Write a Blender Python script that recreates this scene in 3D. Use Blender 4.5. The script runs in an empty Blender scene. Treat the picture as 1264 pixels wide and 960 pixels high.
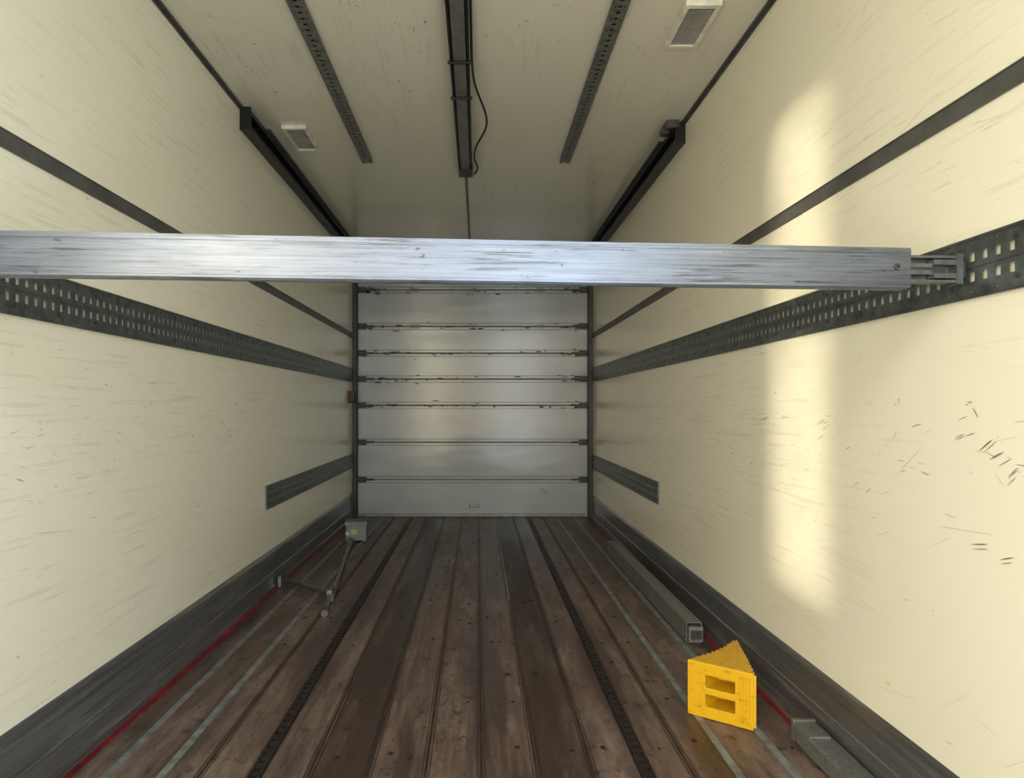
import bpy, bmesh, math, random
from mathutils import Vector, Matrix
random.seed(7)
sc = bpy.context.scene
sc.view_settings.view_transform = 'Standard'
sc.view_settings.exposure = .74
XL, XR, H, YD, Y0 = -1.30, 1.19, 2.79, 7.42, -.3

# ---------------------------------------------------------------- materials
class NT:
    def __init__(s, name):
        s.m = bpy.data.materials.new(name); s.m.use_nodes = True
        s.t = s.m.node_tree; s.b = s.t.nodes['Principled BSDF']
        s.co = s.t.nodes.new('ShaderNodeTexCoord').outputs['Object']
    def n(s, typ, **kw):
        x = s.t.nodes.new(typ)
        for k, v in kw.items(): setattr(x, k, v)
        return x
    def link(s, a, b): s.t.links.new(a, b)
    def mapping(s, scale, loc=(0,0,0), rot=(0,0,0)):
        x = s.n('ShaderNodeMapping'); x.inputs['Scale'].default_value = scale
        x.inputs['Location'].default_value = loc; x.inputs['Rotation'].default_value = rot
        s.link(s.co, x.inputs[0]); return x.outputs[0]
    def noise(s, scale, vec=None, detail=4, rough=.55, loc=(0,0,0), rot=(0,0,0)):
        x = s.n('ShaderNodeTexNoise'); x.inputs['Scale'].default_value = 1
        x.inputs['Detail'].default_value = detail; x.inputs['Roughness'].default_value = rough
        s.link(s.mapping(scale, loc, rot), x.inputs['Vector']); return x.outputs['Fac']
    def ramp(s, fac, stops):
        x = s.n('ShaderNodeValToRGB'); e = x.color_ramp.elements
        while len(e) < len(stops): e.new(.5)
        for i, (p, c) in enumerate(stops):
            e[i].position = p; e[i].color = (c, c, c, 1) if not hasattr(c, '__len__') else (*c, 1)
        s.link(fac, x.inputs[0]); return x.outputs[0]
    def mix(s, fac, a, b, mode='MIX'):
        x = s.n('ShaderNodeMix', data_type='RGBA', blend_type=mode)
        for sock, v in ((x.inputs[0], fac), (x.inputs[6], a), (x.inputs[7], b)):
            if hasattr(v, 'links') or hasattr(v, 'is_linked'): s.link(v, sock)
            elif hasattr(v, '__len__'): sock.default_value = (*v, 1)
            else: sock.default_value = v
        return x.outputs[2]
    def math(s, op, a, b=0):
        x = s.n('ShaderNodeMath', operation=op)
        for sock, v in ((x.inputs[0], a), (x.inputs[1], b)):
            if hasattr(v, 'is_linked'): s.link(v, sock)
            else: sock.default_value = v
        return x.outputs[0]
    def bump(s, h, strength=.2, dist=.01):
        x = s.n('ShaderNodeBump'); x.inputs['Strength'].default_value = strength
        x.inputs['Distance'].default_value = dist
        s.link(h, x.inputs['Height']); s.link(x.outputs[0], s.b.inputs['Normal'])
    def set(s, rough=.5, metal=0, col=None, spec=None):
        s.b.inputs['Roughness'].default_value = rough; s.b.inputs['Metallic'].default_value = metal
        if spec is not None: s.b.inputs['Specular IOR Level'].default_value = spec
        if col is not None:
            if hasattr(col, 'is_linked'): s.link(col, s.b.inputs['Base Color'])
            else: s.b.inputs['Base Color'].default_value = (*col, 1)
        return s.m

def simple(name, col, rough=.5, metal=0, var=.25, scale=12):
    k = NT(name)
    f = k.noise((scale,)*3)
    c = k.mix(k.ramp(f, [(.3, 0), (.7, 1)]), tuple(x*(1-var) for x in col), tuple(min(1, x*(1+var)) for x in col))
    return k.set(rough, metal, c)

def wallmat(name, col, rough, ceiling=False):
    k = NT(name)
    big = k.ramp(k.noise((.5, .5, .8), detail=3), [(.3, 0), (.7, 1)])
    c = k.mix(big, tuple(x*.97 for x in col), tuple(min(1, x*1.02) for x in col))
    m = k.noise((1.1, .9, 1.3), detail=4, loc=(3, 5, 1))
    def sc3(a): return (a[2], a[1], a[0]) if ceiling else a
    for scale, rot, lo, amt, colr, lc in (((7, 2.2, 60), .09, .57, .22, (.50, .43, .32), (0,0,0)),
                                      ((9, 7, 120), -.14, .66, .42, (.36, .30, .22), (9, 2, 4)),
                                      ((9, 4, 90), .22, .67, .38, (.36, .30, .22), (4, 8, 1)),
                                      ((20, 16, 40), .5, .69, .50, (.32, .27, .20), (2, 7, 5))):
        a = k.noise(sc3(scale), detail=4, rough=.6, rot=(rot, 0, 0), loc=lc)
        s1 = k.math('MULTIPLY', k.ramp(a, [(lo, 0), (lo+.06, 1)]), k.ramp(m, [(.38, 0), (.58, 1)]))
        c = k.mix(k.math('MULTIPLY', s1, amt), c, colr)
    k.set(rough, 0, c)
    k.bump(k.noise((.7, .7, 1.2), detail=1), .08, .02)
    return k.m

M = {}
M['wall'] = wallmat('cream_gelcoat', (.86, .825, .675), .22)
M['ceil'] = wallmat('ceiling_gelcoat', (.76, .73, .61), .15, True)
M['scuff'] = simple('scuff_brown', (.20, .16, .11), .8)
M['scuff2'] = simple('scuff_light', (.46, .40, .29), .7)
M['bluescuff'] = simple('scuff_blue', (.03, .10, .2), .7)
M['strip'] = simple('grey_strip', (.095, .095, .09), .45, .2)
M['black'] = simple('black_steel', (.010, .010, .010), .4, .3)
M['track'] = simple('zinc_track', (.13, .145, .145), .40, .7, .35, 30)
M['trackdark'] = simple('dark_track', (.026, .019, .016), .5, .5, .4, 40)
M['ceiltrack'] = simple('ceiling_track_metal', (.21, .21, .20), .45, .6, .3, 30)
M['greymetal'] = simple('grey_channel', (.21, .21, .19), .45, .5)
M['edge'] = simple('corner_trim_metal', (.13, .13, .125), .4, .5)
M['red'] = simple('red_sealant', (.20, .009, .016), .5, 0, .5, 9)
M['rubber'] = simple('black_cable', (.010, .010, .010), .5)
M['lens'] = simple('lamp_lens', (.28, .27, .24), .35)
M['frame'] = simple('lamp_frame', (.72, .69, .57), .4)
M['recess_shade'] = simple('painted_recess_shade', (.01, .009, .008), .9)  # near-black colour stands in for the shade of a recess
M['galv'] = simple('galvanised_steel', (.20, .21, .20), .42, .8, .3, 25)
M['boxgrey'] = simple('grey_paint', (.15, .175, .16), .5, .1)
M['label'] = simple('yellow_label', (.4, .32, .06), .5)
M['floorstrip'] = simple('aluminium_floor_strip', (.22, .24, .235), .5, .4, .4, 15)
M['seam'] = simple('seam_steel', (.045, .032, .027), .5, .4, .5, 12)
M['nail'] = simple('nail_hole', (.018, .011, .008), .8)
M['bolt'] = simple('bolt_steel', (.10, .10, .10), .4, .8)

def m_alu():
    k = NT('brushed_aluminium')
    g = k.noise((2.5, 8, 170), detail=5, rough=.7)
    c = k.mix(k.ramp(g, [(.3, 0), (.7, 1)]), (.100, .114, .142), (.182, .200, .236))
    d = k.noise((4, 5, 150), detail=6, rough=.75, loc=(4, 2, 7))
    w = k.noise((2.2, 2, 12), detail=4)
    sm = k.noise((5, 5, 22), detail=6, rough=.7, loc=(6, 1, 3))
    c = k.mix(k.math('MULTIPLY', k.ramp(sm, [(.48, 0), (.68, 1)]), .40), c, (.10, .105, .11))
    s = k.math('MULTIPLY', k.ramp(d, [(.52, 0), (.60, 1)]), k.ramp(w, [(.40, 0), (.54, 1)]))
    c = k.mix(k.math('MULTIPLY', s, .8), c, (.045, .043, .040))
    sp = k.noise((22, 20, 45), detail=3, loc=(1, 1, 1))
    c = k.mix(k.math('MULTIPLY', k.ramp(sp, [(.66, 0), (.71, 1)]), .75), c, (.045, .037, .03))
    k.set(.34, .8, c)
    k.link(k.ramp(w, [(.3, .26), (.7, .44)]), k.b.inputs['Roughness'])
    k.bump(g, .12, .004)
    return k.m
M['alu'] = m_alu()

def m_alulong():
    k = NT('old_aluminium')
    g = k.noise((60, 60, 60), detail=5, rough=.7)
    c = k.mix(k.ramp(g, [(.3, 0), (.7, 1)]), (.15, .155, .15), (.31, .315, .30))
    return k.set(.45, .6, c)
M['alulong'] = m_alulong()

def m_kick():
    k = NT('kick_plate_metal')
    g = k.noise((30, .8, 60), detail=6, rough=.7)
    c = k.mix(k.ramp(g, [(.35, 0), (.65, 1)]), (.115, .115, .12), (.22, .223, .23))
    w = k.noise((2, 1.2, 20), detail=5, rough=.7, loc=(2, 8, 1))
    c = k.mix(k.math('MULTIPLY', k.ramp(w, [(.54, 0), (.68, 1)]), .55), c, (.42, .42, .41))
    k.set(.28, .55, c); return k.m
M['kick'] = m_kick()

def m_door():
    k = NT('door_panel')
    a = k.noise((2, 1, 25), detail=6, rough=.7)
    m = k.noise((1.2, 1, 1.6), detail=3)
    c = k.mix(k.ramp(m, [(.3, 0), (.7, 1)]), (.33, .355, .365), (.40, .42, .42))
    s = k.math('MULTIPLY', k.ramp(a, [(.58, 0), (.72, 1)]), k.ramp(m, [(.42, 0), (.6, 1)]))
    c = k.mix(k.math('MULTIPLY', s, .4), c, (.22, .21, .18))
    k.set(.17, 0, c); k.bump(k.noise((1, 1, 3), detail=2), .3, .02)
    return k.m
M['door'] = m_door()
M['grime'] = simple('door_grime', (.06, .056, .05), .7, 0, .6, 30)
M['doorline'] = simple('door_joint', (.15, .15, .14), .5, .2)

def m_wood():
    k = NT('worn_plywood_floor')
    sep = k.n('ShaderNodeSeparateXYZ'); k.link(k.co, sep.inputs[0])
    cell = k.math('FLOOR', k.math('DIVIDE', k.math('ADD', sep.outputs[0], .165), .178))
    wn = k.n('ShaderNodeTexWhiteNoise', noise_dimensions='1D'); k.link(cell, wn.inputs['W'])
    g = k.noise((55, 3, 1), detail=8, rough=.75)
    c = k.mix(k.ramp(g, [(.3, 0), (.72, 1)]), (.068, .042, .034), (.185, .125, .102))
    c = k.mix(k.math('MULTIPLY', wn.outputs[0], .5), c, (.065, .041, .034))
    du = k.noise((6, 1.6, 1), detail=8, rough=.75, loc=(7, 1, 3))
    c = k.mix(k.math('MULTIPLY', k.ramp(du, [(.48, 0), (.64, 1)]), .62), c, (.27, .205, .165))
    ab = k.math('ABSOLUTE', cell)      # two boards stained dark by spilled oil
    is2 = k.math('COMPARE', ab, 2); is2.node.inputs[2].default_value = .1
    pn = k.noise((7, .8, 1), detail=5, rough=.65, loc=(5, 3, 0))
    c = k.mix(k.math('MULTIPLY', k.math('MULTIPLY', is2, k.ramp(pn, [(.32, .25), (.50, 1)])), .85), c, (.030, .016, .013))
    st = k.noise((4.2, .38, 1), detail=6, rough=.65, loc=(1.3, 2, 0))
    c = k.mix(k.math('MULTIPLY', k.ramp(st, [(.49, 0), (.59, 1)]), .75), c, (.034, .019, .016))
    sp = k.noise((20, 14, 1), detail=4, loc=(2, 2, 2))
    c = k.mix(k.math('MULTIPLY', k.ramp(sp, [(.58, 0), (.68, 1)]), .75), c, (.028, .018, .014))
    k.set(.5, 0, c)
    k.link(k.ramp(st, [(.4, .55), (.62, .34)]), k.b.inputs['Roughness'])
    k.bump(g, .3, .006)
    return k.m
M['wood'] = m_wood()

def m_yellow():
    k = NT('yellow_plastic')
    n = k.noise((25, 25, 60), detail=6, rough=.7)
    c = k.mix(k.ramp(n, [(.55, 0), (.75, 1)]), (.62, .35, .004), (.32, .17, .013))
    return k.set(.42, 0, c)
M['yellow'] = m_yellow()
M['asphalt'] = simple('asphalt', (.22, .21, .20), .9, 0, .3, 40)

# ---------------------------------------------------------------- mesh helpers
def box(bm, x0, x1, y0, y1, z0, z1, mi=0, mat=None):
    vs = [bm.verts.new((x, y, z)) for x in (x0, x1) for y in (y0, y1) for z in (z0, z1)]
    if mat is not None:
        for v in vs: v.co = mat @ v.co
    for f in ((0,1,3,2),(4,6,7,5),(0,4,5,1),(2,3,7,6),(0,2,6,4),(1,5,7,3)):
        bm.faces.new([vs[i] for i in f]).material_index = mi
def cyl(bm, p0, p1, r, mi=0, seg=14, r2=None):
    p0, p1 = Vector(p0), Vector(p1); d = p1-p0
    q = d.to_track_quat('Z', 'Y').to_matrix().to_4x4()
    ret = bmesh.ops.create_cone(bm, cap_ends=True, segments=seg, radius1=r, radius2=r if r2 is None else r2,
                                depth=d.length, matrix=Matrix.Translation((p0+p1)/2) @ q)
    for f in {f for v in ret['verts'] for f in v.link_faces}: f.material_index = mi
def obj(name, bm, mats, parent=None, bevel=0):
    bmesh.ops.recalc_face_normals(bm, faces=bm.faces)
    me = bpy.data.meshes.new(name); bm.to_mesh(me); bm.free()
    for m in mats: me.materials.append(M[m])
    o = bpy.data.objects.new(name, me); sc.collection.objects.link(o)
    if parent: o.parent = parent
    if bevel:
        b = o.modifiers.new('bevel', 'BEVEL'); b.width = bevel; b.segments = 2; b.limit_method = 'ANGLE'
    return o
def B(): return bmesh.new()
def empty(name):
    e = bpy.data.objects.new(name, None); sc.collection.objects.link(e); return e

# ---------------------------------------------------------------- shell
b = B(); box(b, XL-.06, XR+.06, Y0, YD+.16, -.08, 0); floor = obj('floor', b, ['wood'])
b = B(); box(b, XL-.06, XL, Y0, YD+.16, 0, H); wl = obj('wall_left', b, ['wall'])
b = B(); box(b, XR, XR+.06, Y0, YD+.16, 0, H); wr = obj('wall_right', b, ['wall'])
b = B(); box(b, XL-.06, XR+.06, Y0, YD+.16, H, H+.06); ceil = obj('ceiling', b, ['ceil'])
b = B(); box(b, XL, XR, YD+.08, YD+.16, 0, H); wb = obj('wall_back', b, ['door'])
b = B(); box(b, -30, 30, -60, 30, -1.2, -1.1); obj('ground', b, ['asphalt'])

def scuffs(name, parent, n, plane, rng, fn):
    bm = B()
    for i in range(n):
        u, v, L, W, ang, mi = fn()
        pts = []
        k = random.randint(5, 7)
        for j in range(k):
            a = 2*math.pi*j/k
            pu = math.cos(a)*L*random.uniform(.6, 1); pv = math.sin(a)*W*random.uniform(.4, 1)
            pts.append((u+pu*math.cos(ang)-pv*math.sin(ang), v+pu*math.sin(ang)+pv*math.cos(ang)))
        if plane == 'L': vs = [bm.verts.new((XL+.0015, p[0], p[1])) for p in pts]
        elif plane == 'R': vs = [bm.verts.new((XR-.0015, p[0], p[1])) for p in pts]
        else: vs = [bm.verts.new((p[0], p[1], H-.0015)) for p in pts]
        bm.faces.new(vs).material_index = mi
    return obj(name, bm, ['scuff', 'scuff2', 'bluescuff'], parent)
def wfn():
    t = random.random()
    mi = 0 if random.random() < .22 else 1
    if random.random() < .012: mi = 2
    y = random.uniform(1.2, 7.2)
    if t < .5:
        return y, random.gauss(1.03, .11), random.uniform(.005, .035), random.uniform(.0006, .0020), random.gauss(-.12, .35), mi
    if t < .68:
        return y, random.choice([random.uniform(.3, 1.35), random.uniform(1.6, 2.7)]), random.uniform(.05, .16), random.uniform(.0004, .0009), random.gauss(-.05, .25), 1
    return y, random.uniform(.3, 2.7), random.uniform(.003, .018), random.uniform(.0006, .0024), random.gauss(0, .5), mi
scuffs('scuff_marks', wl, 560, 'L', None, wfn)
scuffs('scuff_marks', wr, 560, 'R', None, wfn)
b = B()
for (y, z, L, a) in [(1.66,1.06,.030,-.6),(1.61,1.03,.026,-.45),(1.75,1.08,.02,-.3),(1.58,1.0,.02,-.7),(2.95,1.11,.04,-.15),(2.75,1.1,.02,-.3),
                     (2.45,1.1,.03,-.25),(1.68,.82,.03,-.2),(1.6,.80,.02,-.3),(2.0,1.16,.008,.4),(1.71,1.16,.006,.2)]:
    for rep in range(3):
        w = .0010; yy0 = y+random.gauss(0, .012); zz0 = z+random.gauss(0, .008)
        c, s = math.cos(a), math.sin(a)
        P = [(-L, 0), (-L*.3, w), (L, w*.4), (L*.5, -w*.6), (-L*.5, -w)]
        b.faces.new([b.verts.new((XR-.002, yy0+p*c-q*s, zz0+p*s+q*c)) for p, q in P])
obj('gouges', b, ['scuff'], wr)
def cfn():
    if random.random() < .7:
        x = random.choice([random.gauss(.15, .16), random.gauss(-.3, .12), random.gauss(.8, .12), random.gauss(-1.1, .08)])
        x = max(-1.25, min(1.15, x))
        return x, random.uniform(2.7, 5), random.uniform(.005, .022), random.uniform(.0015, .005), random.uniform(0, 3.1), 0 if random.random() < .35 else 1
    return random.uniform(-1.2, 1.1), random.uniform(2.7, 6), random.uniform(.005, .02), random.uniform(.001, .004), random.uniform(0, 3.1), 1
scuffs('scuff_marks', ceil, 300, 'C', None, cfn)

# ---------------------------------------------------------------- floor fittings
b = B()
for x in (-.87, -.53, -.345, -.165, .01, .185, .365, .675):
    box(b, x-.004, x+.004, Y0, YD, 0, .004)
    box(b, x-.013, x-.011, Y0, YD, 0, .002); box(b, x+.011, x+.013, Y0, YD, 0, .002)
obj('floor_seams', b, ['seam'], floor)
b = B()
for x in (-1.155, -.985, .815, .99):
    box(b, x-.013, x+.013, Y0, YD, 0, .004)
box(b, .181, .189, 4.2, YD, 0, .006)
obj('floor_strips', b, ['floorstrip'], floor)
b = B()
for x0, x1 in ((-1.288, -1.262), (1.125, 1.15)):
    y = Y0
    while y < YD-.1:
        L = random.uniform(.3, .9); w = random.uniform(-.006, .006)
        box(b, x0-w*.2, x1+w, y, min(y+L, YD-.1), 0, .003); y += L
obj('red_sealant_line', b, ['red'], floor)
b = B()
yy = 1.3
while yy < 7.3:
    for x in (-1.07, -.93, -.81, -.60, -.46, -.41, -.28, -.22, -.10, -.05, .06, .125, .25, .31, .43, .61, .74, .88, 1.06):
        if random.random() < .5:
            r = random.uniform(.005, .012)
            px, py = x+random.gauss(0, .008), yy+random.gauss(0, .04)
            b.faces.new([b.verts.new((px+r*math.cos(a*math.pi/5)*random.uniform(.6, 1.4), py+r*1.2*math.sin(a*math.pi/5)*random.uniform(.7, 1.3), .0022)) for a in range(10)])
    yy += .36
obj('floor_nails', b, ['nail'], floor)

def perf(bm, L, rows, pitch, hole, to3d, thick, mi=0):
    """rows: list of (v0,v1,kind) kind 0 solid,1 slots,2 alternate small holes"""
    def bx(u0, u1, v0, v1):
        vs = [bm.verts.new(to3d(u, v, w)) for u in (u0, u1) for v in (v0, v1) for w in (0, thick)]
        for f in ((0,1,3,2),(4,6,7,5),(0,4,5,1),(2,3,7,6),(0,2,6,4),(1,5,7,3)):
            bm.faces.new([vs[i] for i in f]).material_index = mi
    n = int(L/pitch)
    for v0, v1, k in rows:
        if k == 0: bx(0, n*pitch, v0, v1)
        elif k == 1:
            for i in range(n): bx(i*pitch, i*pitch+pitch-hole, v0, v1)
        else:
            for i in range(n):
                if i % 2 == 0: bx(i*pitch, i*pitch+pitch-hole*.6, v0, v1)
                else: bx(i*pitch, (i+1)*pitch, v0, v1)
wrows = [(0,.012,0),(.012,.019,2),(.019,.038,0),(.038,.061,1),(.061,.086,0),(.086,.108,1),(.108,.126,0),(.126,.133,2),(.133,.145,0)]
def wall_track(name, side, y0, y1, z0):
    bm = B(); s = 1 if side == 'L' else -1; X = XL if side == 'L' else XR
    perf(bm, y1-y0, wrows, .042, .017, lambda u, v, w: (X+s*(.009+w), y0+u, z0+v), .002)
    for v in (0, .142):
        a, c = sorted((X+s*.0008, X+s*.010)); box(bm, a, c, y0, y1-.02, z0+v, z0+v+.003)
    a, c = sorted((X+s*.0008, X+s*.010))
    box(bm, a, c, y0, y0+.004, z0+.002, z0+.143)
    y = y0+.1
    while y < y1-.05:
        for v in (.028, .117): cyl(bm, (X+s*.010, y, z0+v), (X+s*.015, y, z0+v), .006, 1, 8)
        y += .21
    for v in (.004, .139, .0735):
        a, c = sorted((X+s*.011, X+s*.0135)); box(bm, a, c, y0, y1-.03, z0+v-.002, z0+v+.002)
    return obj(name, bm, ['track', 'bolt', 'recess_shade'])
wall_track('logistics_track', 'L', 0.4, 7.32, 1.405)
wall_track('logistics_track.001', 'R', 0.4, 7.32, 1.41)
wall_track('logistics_track.002', 'L', 4.33, 7.32, .52)
wall_track('logistics_track.003', 'R', 4.65, 7.32, .51)

for i, x in enumerate((-.695, .53)):
    bm = B()
    perf(bm, YD-.1-.8, [(0,.009,0),(.009,.031,1),(.031,.040,0)], .05, .028, lambda u, v, w: (x-.020+v, .8+u, .0025+w), .006)
    box(bm, x-.024, x+.024, .8, YD-.1, 0, .002, 1)  # flat black strip below the slots, recess shade put in as colour
    obj('floor_track' if i == 0 else 'floor_track.001', bm, ['trackdark', 'recess_shade'])

for i, x in enumerate((-.735, .578)):
    bm = B()
    perf(bm, 4.75-Y0, [(0,.012,0),(.012,.020,2),(.020,.026,0),(.026,.044,1),(.044,.050,0),(.050,.058,2),(.058,.070,0)], .045, .02,
         lambda u, v, w: (x-.035+v, Y0+u, H-.015+w), .003)
    for dx in (-.035, .032): box(bm, x+dx, x+dx+.003, Y0, 4.70, H-.014, H-.0005)
    box(bm, x-.03, x+.03, Y0, 4.68, H-.003, H-.0005, 1)
    obj('ceiling_track' if i == 0 else 'ceiling_track.001', bm, ['ceiltrack', 'trackdark'])

cc = empty('cable_channel')
b = B(); xc = -.085
box(b, xc-.030, xc+.030, Y0, 4.78, H-.040, H-.0005, 0)
box(b, xc-.046, xc-.035, Y0, 4.80, H-.045, H-.0005, 1)
box(b, xc+.035, xc+.046, Y0, 4.80, H-.045, H-.0005, 1)
box(b, xc-.034, xc+.034, Y0, 4.76, H-.006, H-.001, 1)
for y in (1.9, 3.28, 3.66): box(b, xc-.056, xc+.056, y, y+.014, H-.052, H-.040, 1)
box(b, xc-.045, xc+.05, 4.78, 4.86, H-.07, H-.0005, 1)
obj('channel_body', b, ['greymetal', 'black'], cc, .002)
cu = bpy.data.curves.new('cable', 'CURVE'); cu.dimensions = '3D'; cu.bevel_depth = .006
sp = cu.splines.new('NURBS')
pts = [(xc+.055,2.2,H-.02),(xc+.055,2.9,H-.02),(xc+.055,3.25,H-.03),(xc+.06,3.5,H-.05),(xc+.125,3.75,H-.07),(xc+.145,4.0,H-.07),(xc+.07,4.3,H-.05),(xc+.05,4.6,H-.05),(xc+.10,4.75,H-.04),(xc+.06,4.85,H-.05)]
sp.points.add(len(pts)-1)
for p, q in zip(sp.points, pts): p.co = (*q, 1)
sp.use_endpoint_u = True
co = bpy.data.objects.new('cable', cu); sc.collection.objects.link(co); cu.materials.append(M['rubber']); co.parent = cc
b = B(); box(b, xc-.008, xc+.012, 4.87, YD, H-.004, H-.0003); obj('trim_1', b, ['edge'])

for i, (x0, x1, y0, y1) in enumerate(((-1.145,-1.0,4.13,4.5), (.84,.985,2.86,3.21))):
    bm = B(); t = H-.0005
    box(bm, x0, x1, y0, y0+.025, t-.022, t); box(bm, x0, x1, y1-.025, y1, t-.022, t)
    box(bm, x0, x0+.018, y0+.025, y1-.025, t-.022, t); box(bm, x1-.018, x1, y0+.025, y1-.025, t-.022, t)
    box(bm, x0+.018, x1-.018, y0+.025, y1-.025, t-.014, t, 1)
    y = y0+.04
    while y < y1-.04: box(bm, x0+.022, x1-.022, y, y+.004, t-.017, t-.014, 1); y += .014
    obj('ceiling_light' if i == 0 else 'ceiling_light.001', bm, ['frame', 'lens'])

for i, (X, s) in enumerate(((XL, 1), (XR, -1))):
    b = B(); a, c = sorted((X+s*.0003, X+s*.005)); box(b, a, c, Y0, YD-.1, 1.858, 1.910)
    a2, c2 = sorted((X+s*.005, X+s*.007))
    box(b, a2, c2, Y0, YD-.1, 1.858, 1.862); box(b, a2, c2, Y0, YD-.1, 1.906, 1.910)
    obj('trim_%d' % (2+i), b, ['strip'])
    b = B(); a, c = sorted((X+s*.0003, X+s*.020)); box(b, a, c, Y0, 3.9+.18*i, H-.006, H-.0003)
    a, c = sorted((X+s*.0003, X+s*.005)); box(b, a, c, Y0, 3.9+.18*i, H-.022, H-.006)
    obj('trim_%d' % (4+i), b, ['edge'])
for nm, X, s, y1, hk in (('baseboard_left', XL, 1, YD-.07, .255), ('baseboard_right', XR, -1, YD-.07, .235)):
    b = B()
    prof = [(0.0005, 0), (.014, 0), (.014, .02), (.010, .03), (.010, .105), (.013, .11), (.010, .115), (.010, hk-.02), (.006, hk-.005), (.0005, hk)]
    A = [b.verts.new((X+s*p, Y0, q)) for p, q in prof]; C = [b.verts.new((X+s*p, y1, q)) for p, q in prof]
    n = len(prof)
    for j in range(n): b.faces.new([A[j], A[(j+1)%n], C[(j+1)%n], C[j]])
    b.faces.new(A); b.faces.new(C[::-1])
    obj(nm, b, ['kick'])

# ---------------------------------------------------------------- roller door
dr = empty('door_1')
zs = [0.025, .39, .78, 1.165, 1.44, 1.71, 1.99, 2.37, 2.74]
dx0, dx1 = XL+.045, XR-.045
b = B()
for z0, z1 in zip(zs[:-1], zs[1:]):
    box(b, dx0, dx1, YD, YD+.045, z0+.006, z1-.006, 0)
obj('panels', b, ['door'], dr, .004)
b = B()
box(b, dx0+.01, dx1-.01, YD+.02, YD+.04, .03, 2.73, 0)
for z in zs[1:-1]:
    box(b, dx0, dx1, YD-.006, YD, z+.030, z+.036, 0)
    box(b, dx0, dx1, YD-.006, YD, z-.036, z-.031, 0)
obj('panel_joints', b, ['doorline'], dr)
b = B()
box(b, dx0, dx1, YD-.008, YD+.04, .005, .03, 0)
for x in (-.04, ):
    box(b, x-.052, x-.040, YD-.02, YD, .09, .14, 0); box(b, x+.04, x+.052, YD-.02, YD, .09, .14, 0); box(b, x-.052, x+.052, YD-.02, YD-.014, .10, .112, 0)
box(b, .66, .70, YD-.008, YD, .26, .29, 0); box(b, .69, .73, YD-.010, YD-.004, .235, .265, 0)
for z in zs[1:-1]:
    for x in (-.655, -.06, .655):
        if z > 1.9:
            box(b, x-.04, x+.04, YD-.014, YD, z-.022, z+.022, 0); cyl(b, (x-.045, YD-.014, z), (x+.045, YD-.014, z), .007, 1)
    for sx, x in ((1, dx0), (-1, dx1)):
        a, c = sorted((x+sx*.0, x+sx*.09)); box(b, a, c, YD-.018, YD, z-.028, z+.028, 2)
        a, c = sorted((x+sx*.09, x+sx*.17)); box(b, a, c, YD-.010, YD, z-.010, z+.012, 2)
        cyl(b, (x-sx*.02, YD-.022, z), (x+sx*.10, YD-.022, z), .010, 1)
obj('hinges', b, ['greymetal', 'bolt', 'black'], dr)
b = B()
for z in zs[3:-1]:
    for i in range(44):
        x = random.choice([dx0+abs(random.gauss(.12, .25)), dx1-abs(random.gauss(.1, .12)), random.uniform(dx0, dx1)])
        x = max(dx0+.03, min(dx1-.14, x)); L = random.uniform(.01, .09); h = random.uniform(.003, .011); o = random.gauss(0, .022)
        vs = [b.verts.new((x+p, YD-.0015, z+o+q)) for p, q in ((0, 0), (L*.4, -h), (L, -h*.3), (L*.8, h*.5), (L*.2, h*.7))]
        b.faces.new(vs)
obj('grime', b, ['grime'], dr)
b = B()
for sx, X in ((1, XL), (-1, XR)):
    a, c = sorted((X+sx*.0005, X+sx*.045)); box(b, a, c, YD-.09, YD-.078, .0, 2.66)
    a, c = sorted((X+sx*.0005, X+sx*.012)); box(b, a, c, YD-.078, YD+.03, .0, 2.66)
    a, c = sorted((X+sx*.033, X+sx*.045)); box(b, a, c, YD-.03, YD-.005, .0, 2.66)
obj('side_guides', b, ['black'], dr)
b = B(); box(b, XL+.001, XR-.001, YD-.03, YD+.07, 2.742, H-.001); obj('header', b, ['greymetal'], dr)
for i, (X, s, ys) in enumerate(((XL, 1, 3.88), (XR, -1, 4.08))):
    b = B()
    def bb(p0, p1, y0, y1, z0, z1, mi=0):
        a, c = sorted((X+s*p0, X+s*p1)); box(b, a, c, y0, y1, z0, z1, mi)
    bb(.0005, .006, ys, YD-.09, 2.665, 2.775); bb(.006, .055, ys, YD-.09, 2.765, 2.775); bb(.006, .055, ys, YD-.09, 2.665, 2.673)
    bb(.049, .055, ys, YD-.09, 2.673, 2.690); bb(.049, .055, ys, YD-.09, 2.750, 2.765)
    bb(.055, .075, ys+.3, YD-.09, 2.780, 2.7895, 1)
    bb(.0005, .06, ys-.012, ys, 2.66, 2.785)
    if i == 1: bb(.04, .11, ys-.03, ys+.12, 2.745, 2.789, 2); bb(.09, .13, ys+.02, ys+.07, 2.73, 2.76, 2)
    obj('door_track' if i == 0 else 'door_track.001', b, ['black', 'edge', 'bolt'])
b = B()
box(b, XL+.0008, XL+.02, 7.08, 7.26, 1.19, 1.31, 0); box(b, XL+.02, XL+.036, 7.09, 7.25, 1.20, 1.30, 1)
obj('marker_lamp', b, ['black', 'red'], None, .004)

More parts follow.
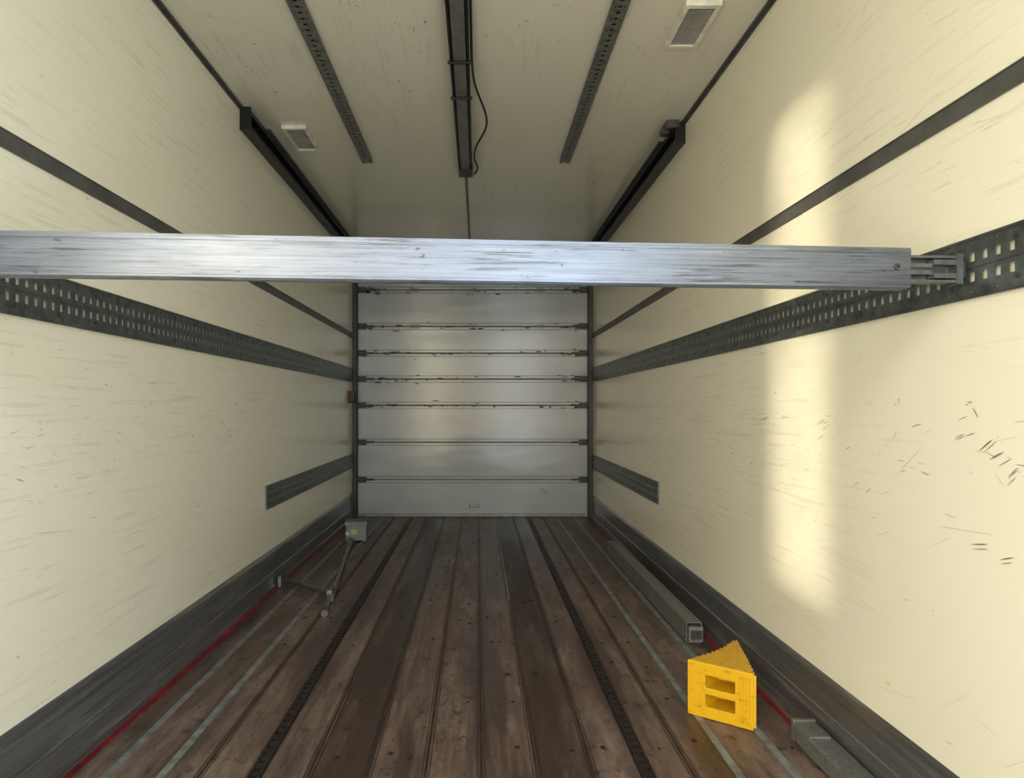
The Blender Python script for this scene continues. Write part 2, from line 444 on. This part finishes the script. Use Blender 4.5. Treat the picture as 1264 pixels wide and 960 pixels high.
# ---------------------------------------------------------------- cargo beams
def tube(bm, L0, L1, d, h, t, mi=0):
    o = [(0, 0), (d, 0), (d, h), (0, h)]; i = [(t, t), (d-t, t), (d-t, h-t), (t, h-t)]
    R = {}
    for k, x in (('a', L0), ('b', L1)):
        R[k+'o'] = [bm.verts.new((x, *p)) for p in o]; R[k+'i'] = [bm.verts.new((x, *p)) for p in i]
    for j in range(4):
        q = (j+1) % 4
        for A, C in ((R['ao'], R['bo']), (R['ai'], R['bi']), (R['ao'], R['ai']), (R['bo'], R['bi'])):
            bm.faces.new([A[j], A[q], C[q], C[j]]).material_index = mi
def fitting(bm, x0, sg, d, h, ln=.12):
    def f(a, c, y0, y1, z0, z1, mi):
        a, c = sorted((x0+sg*a, x0+sg*c)); box(bm, a, c, y0, y1, z0, z1, mi)
    m = h/2
    f(-.10, ln-.012, .010, d-.008, m-.032, m-.026, 1); f(-.10, ln-.012, .010, d-.008, m+.026, m+.032, 1)
    f(-.10, ln-.012, d-.016, d-.008, m-.026, m+.026, 1)
    f(-.06, ln*.45, .014, .018, m-.013, m-.003, 1); f(-.06, ln*.45, .014, .018, m+.004, m+.013, 1)
    f(-.06, ln*.70, .018, .024, m-.010, m+.010, 2)
    f(ln*.45, ln-.012, .008, .030, m-.022, m-.010, 1); f(ln*.45, ln-.012, .008, .030, m+.010, m+.022, 1)
    f(ln-.024, ln-.008, .004, d-.004, m-.036, m+.036, 1)
    f(ln-.008, ln+.004, .012, d-.012, m-.02, m+.02, 2)
def cargo_beam(name, L, d, h, ln, mats):
    bm = B(); tube(bm, -L/2, L/2, d, h, .004)
    for z in (.006, h-.012): box(bm, -L/2, L/2, -.0015, 0, z, z+.006)
    for y in (.012, d-.018): box(bm, -L/2, L/2, y, y+.006, -.0015, 0)
    for y in (.012, d-.018): box(bm, -L/2, L/2, y, y+.006, h, h+.0015)
    for sg, x0 in ((1, L/2), (-1, -L/2)):
        fitting(bm, x0, sg, d, h, ln)
        cyl(bm, (x0-sg*.035, -.004, h*.52), (x0-sg*.035, .001, h*.52), .008, 2, 16)
        cyl(bm, (x0-sg*.035, -.0045, h*.52), (x0-sg*.035, -.004, h*.52), .004, 3, 12)
    return obj(name, bm, mats)
ang = math.atan(.082)
cb = cargo_beam('cargo_beam', 2.18, .05, .093, .143, ['alu', 'track', 'bolt', 'recess_shade'])
cb.location = (-.062, 1.590, 1.433); cb.rotation_euler = (0, 0, ang)
b1 = cargo_beam('cargo_beam.001', 2.1, .075, .10, .04, ['alulong', 'alulong', 'bolt', 'recess_shade'])
b1.rotation_euler = (0, 0, math.radians(90)); b1.location = (1.088, 4.50, .003)
b2 = cargo_beam('cargo_beam.002', 1.85, .085, .05, .04, ['alulong', 'alulong', 'bolt', 'recess_shade'])
b2.rotation_euler = (0, 0, math.radians(90)); b2.location = (1.165, 1.50, .012)

# ---------------------------------------------------------------- wheel chock (lying on its side)
wc = empty('wheel_chock')
A, Bp, C = Vector((.784, 2.66)), Vector((.975, 2.51)), Vector((1.055, 2.89))
arc = []
nrm = Vector((C.y-A.y, -(C.x-A.x))).normalized()
for i in range(1, 12):
    t = i/12; arc.append(C.lerp(A, t)+nrm*.022*math.sin(math.pi*t))
prof = [A, Bp, Bp.lerp(C, .5)+Vector((.004, 0)), C]+arc
def prism(bm, prof, z0, z1, mi=0):
    lo = [bm.verts.new((p.x, p.y, z0)) for p in prof]; hi = [bm.verts.new((p.x, p.y, z1)) for p in prof]
    n = len(prof)
    for j in range(n): bm.faces.new([lo[j], lo[(j+1)%n], hi[(j+1)%n], hi[j]]).material_index = mi
    bm.faces.new(lo[::-1]).material_index = mi; bm.faces.new(hi).material_index = mi
b = B(); prism(b, prof, .002, .205)
body = obj('chock_body', b, ['yellow'], wc)
cut = B()
dv = (Bp-A).normalized(); nv = Vector((-dv.y, dv.x))
W = (Bp-A).length
for z0, z1 in ((.045, .090), (.115, .160)):
    q = [A+dv*W*.27-nv*.02, A+dv*W*.73-nv*.02, A+dv*W*.70+nv*.11, A+dv*W*.32+nv*.11]
    prism(cut, q, z0, z1)
co_ = obj('slot_cutter', cut, ['yellow'], wc)
mod = body.modifiers.new('slots', 'BOOLEAN'); mod.object = co_; mod.operation = 'DIFFERENCE'; mod.solver = 'EXACT'
dg = bpy.context.evaluated_depsgraph_get(); nm = bpy.data.meshes.new_from_object(body.evaluated_get(dg))
body.modifiers.clear(); body.data = nm; bpy.data.objects.remove(co_)
bv = body.modifiers.new('bevel', 'BEVEL'); bv.width = .004; bv.segments = 2; bv.limit_method = 'ANGLE'
b = B()
for i in range(1, 11):
    p = arc[i-1]
    m = Matrix.Translation((p.x, p.y, 0)) @ Matrix.Rotation(math.atan2((A-C).y, (A-C).x), 4, 'Z')
    box(b, -.006, .006, -.008, .006, .006, .203, 0, m)
for k in range(7):
    p = Bp.lerp(C, .03+k*.09)+Vector((.002, 0))
    m = Matrix.Translation((p.x, p.y, 0)) @ Matrix.Rotation(math.atan2((C-Bp).y, (C-Bp).x), 4, 'Z')
    box(b, -.004, .004, -.008, .006, .01, .195, 0, m)
for zz in (.02, .10, .175):
    m = Matrix.Translation((A.x, A.y, 0)) @ Matrix.Rotation(math.atan2(dv.y, dv.x), 4, 'Z')
    box(b, W*.80, W*.97, -.003, .002, zz, zz+.008, 0, m)
for j in range(4):
    m = Matrix.Translation((A.x, A.y, 0)) @ Matrix.Rotation(math.atan2(dv.y, dv.x), 4, 'Z')
    box(b, W*(.80+.045*j), W*(.80+.045*j)+.003, -.003, .002, .02, .183, 0, m)
for off in (.3, .55, .8):
    p0 = A.lerp(Bp, off)*.96+C*.04; d2 = (C-p0)
    m = Matrix.Translation((p0.x, p0.y, .204)) @ Matrix.Rotation(math.atan2(d2.y, d2.x), 4, 'Z')
    box(b, .0, d2.length*.75, -.0015, .0015, 0, .004, 0, m)
obj('ribs', b, ['yellow'], wc)

# ---------------------------------------------------------------- steel prop with box
sp_ = empty('support_prop')
b = B()
m = Matrix.Translation((-1.045, 6.1, 0)) @ Matrix.Rotation(.12, 4, 'Z')
box(b, -.085, .085, -.08, .08, .015, .16, 0, m)
box(b, -.093, .093, -.088, .088, .145, .175, 0, m)
for sx in (-.07, .07): box(b, sx-.012, sx+.012, -.05, .05, 0, .015, 1, m)
box(b, -.04, .01, -.084, -.08, .07, .11, 2, m)
cyl(b, m @ Vector((-.07, -.10, .08)), m @ Vector((-.07, -.08, .08)), .02, 1)
obj('head_box', b, ['boxgrey', 'galv', 'label'], sp_, .003)
b = B()
cyl(b, (-1.08, 6.0, .035), (-.86, 4.15, .020), .014, 0)
cyl(b, (-1.06, 6.0, .035), (-.845, 3.93, .016), .009, 0)
cyl(b, (-.91, 4.50, .03), (-.845, 3.90, .018), .017, 0)
cyl(b, (-.85, 3.96, .020), (-.84, 3.88, .020), .020, 1)
cyl(b, (-1.255, 4.58, .035), (-.87, 4.27, .03), .013, 0)
box(b, -1.275, -1.255, 4.52, 4.64, .003, .07, 0)
box(b, -.90, -.87, 4.22, 4.32, .0, .06, 0)
cyl(b, (-.885, 4.26, .06), (-.885, 4.26, .075), .010, 1)
obj('prop_frame', b, ['galv', 'bolt'], sp_)

# ---------------------------------------------------------------- lights
def area(name, loc, tgt, sx, sy, col, power, spread=180):
    l = bpy.data.lights.new(name, 'AREA'); l.shape = 'RECTANGLE'; l.size = sx; l.size_y = sy
    l.color = col; l.energy = power; l.spread = math.radians(spread)
    o = bpy.data.objects.new(name, l); sc.collection.objects.link(o); o.location = loc
    o.rotation_euler = (Vector(tgt)-Vector(loc)).to_track_quat('-Z', 'Y').to_euler(); return o
area('daylight_warm', (-2.1, -1.7, 1.6), (0, 3, 1.5), 3.0, 4.6, (1, .93, .72), 168)
area('daylight_cool', (1.8, -1.7, 1.6), (0, 3, 1.5), 3.4, 4.6, (.86, .94, 1), 172)
area('low_sun_glint', (-.95, -1.2, 1.34), (1.19, 2.64, 1.36), .21, 1.78, (1, .90, .64), 1.0, 2.2)
w = bpy.data.worlds.new('sky'); sc.world = w; w.use_nodes = True
nt = w.node_tree; bg = nt.nodes['Background']
sky = nt.nodes.new('ShaderNodeTexSky'); sky.sky_type = 'NISHITA'
sky.sun_disc = False; sky.sun_elevation = math.radians(25); sky.sun_rotation = math.radians(200)
nt.links.new(sky.outputs[0], bg.inputs[0]); bg.inputs[1].default_value = .12

# ---------------------------------------------------------------- camera
cd = bpy.data.cameras.new('camera'); cam = bpy.data.objects.new('camera', cd); sc.collection.objects.link(cam)
cam.location = (0, 0, 1.15); cam.rotation_euler = (math.radians(90), 0, 0)
cd.sensor_width = 36; cd.lens = 876/1264*36; cd.shift_x = 42/1264; cd.shift_y = 22/1264; cd.clip_start = .05
sc.camera = cam
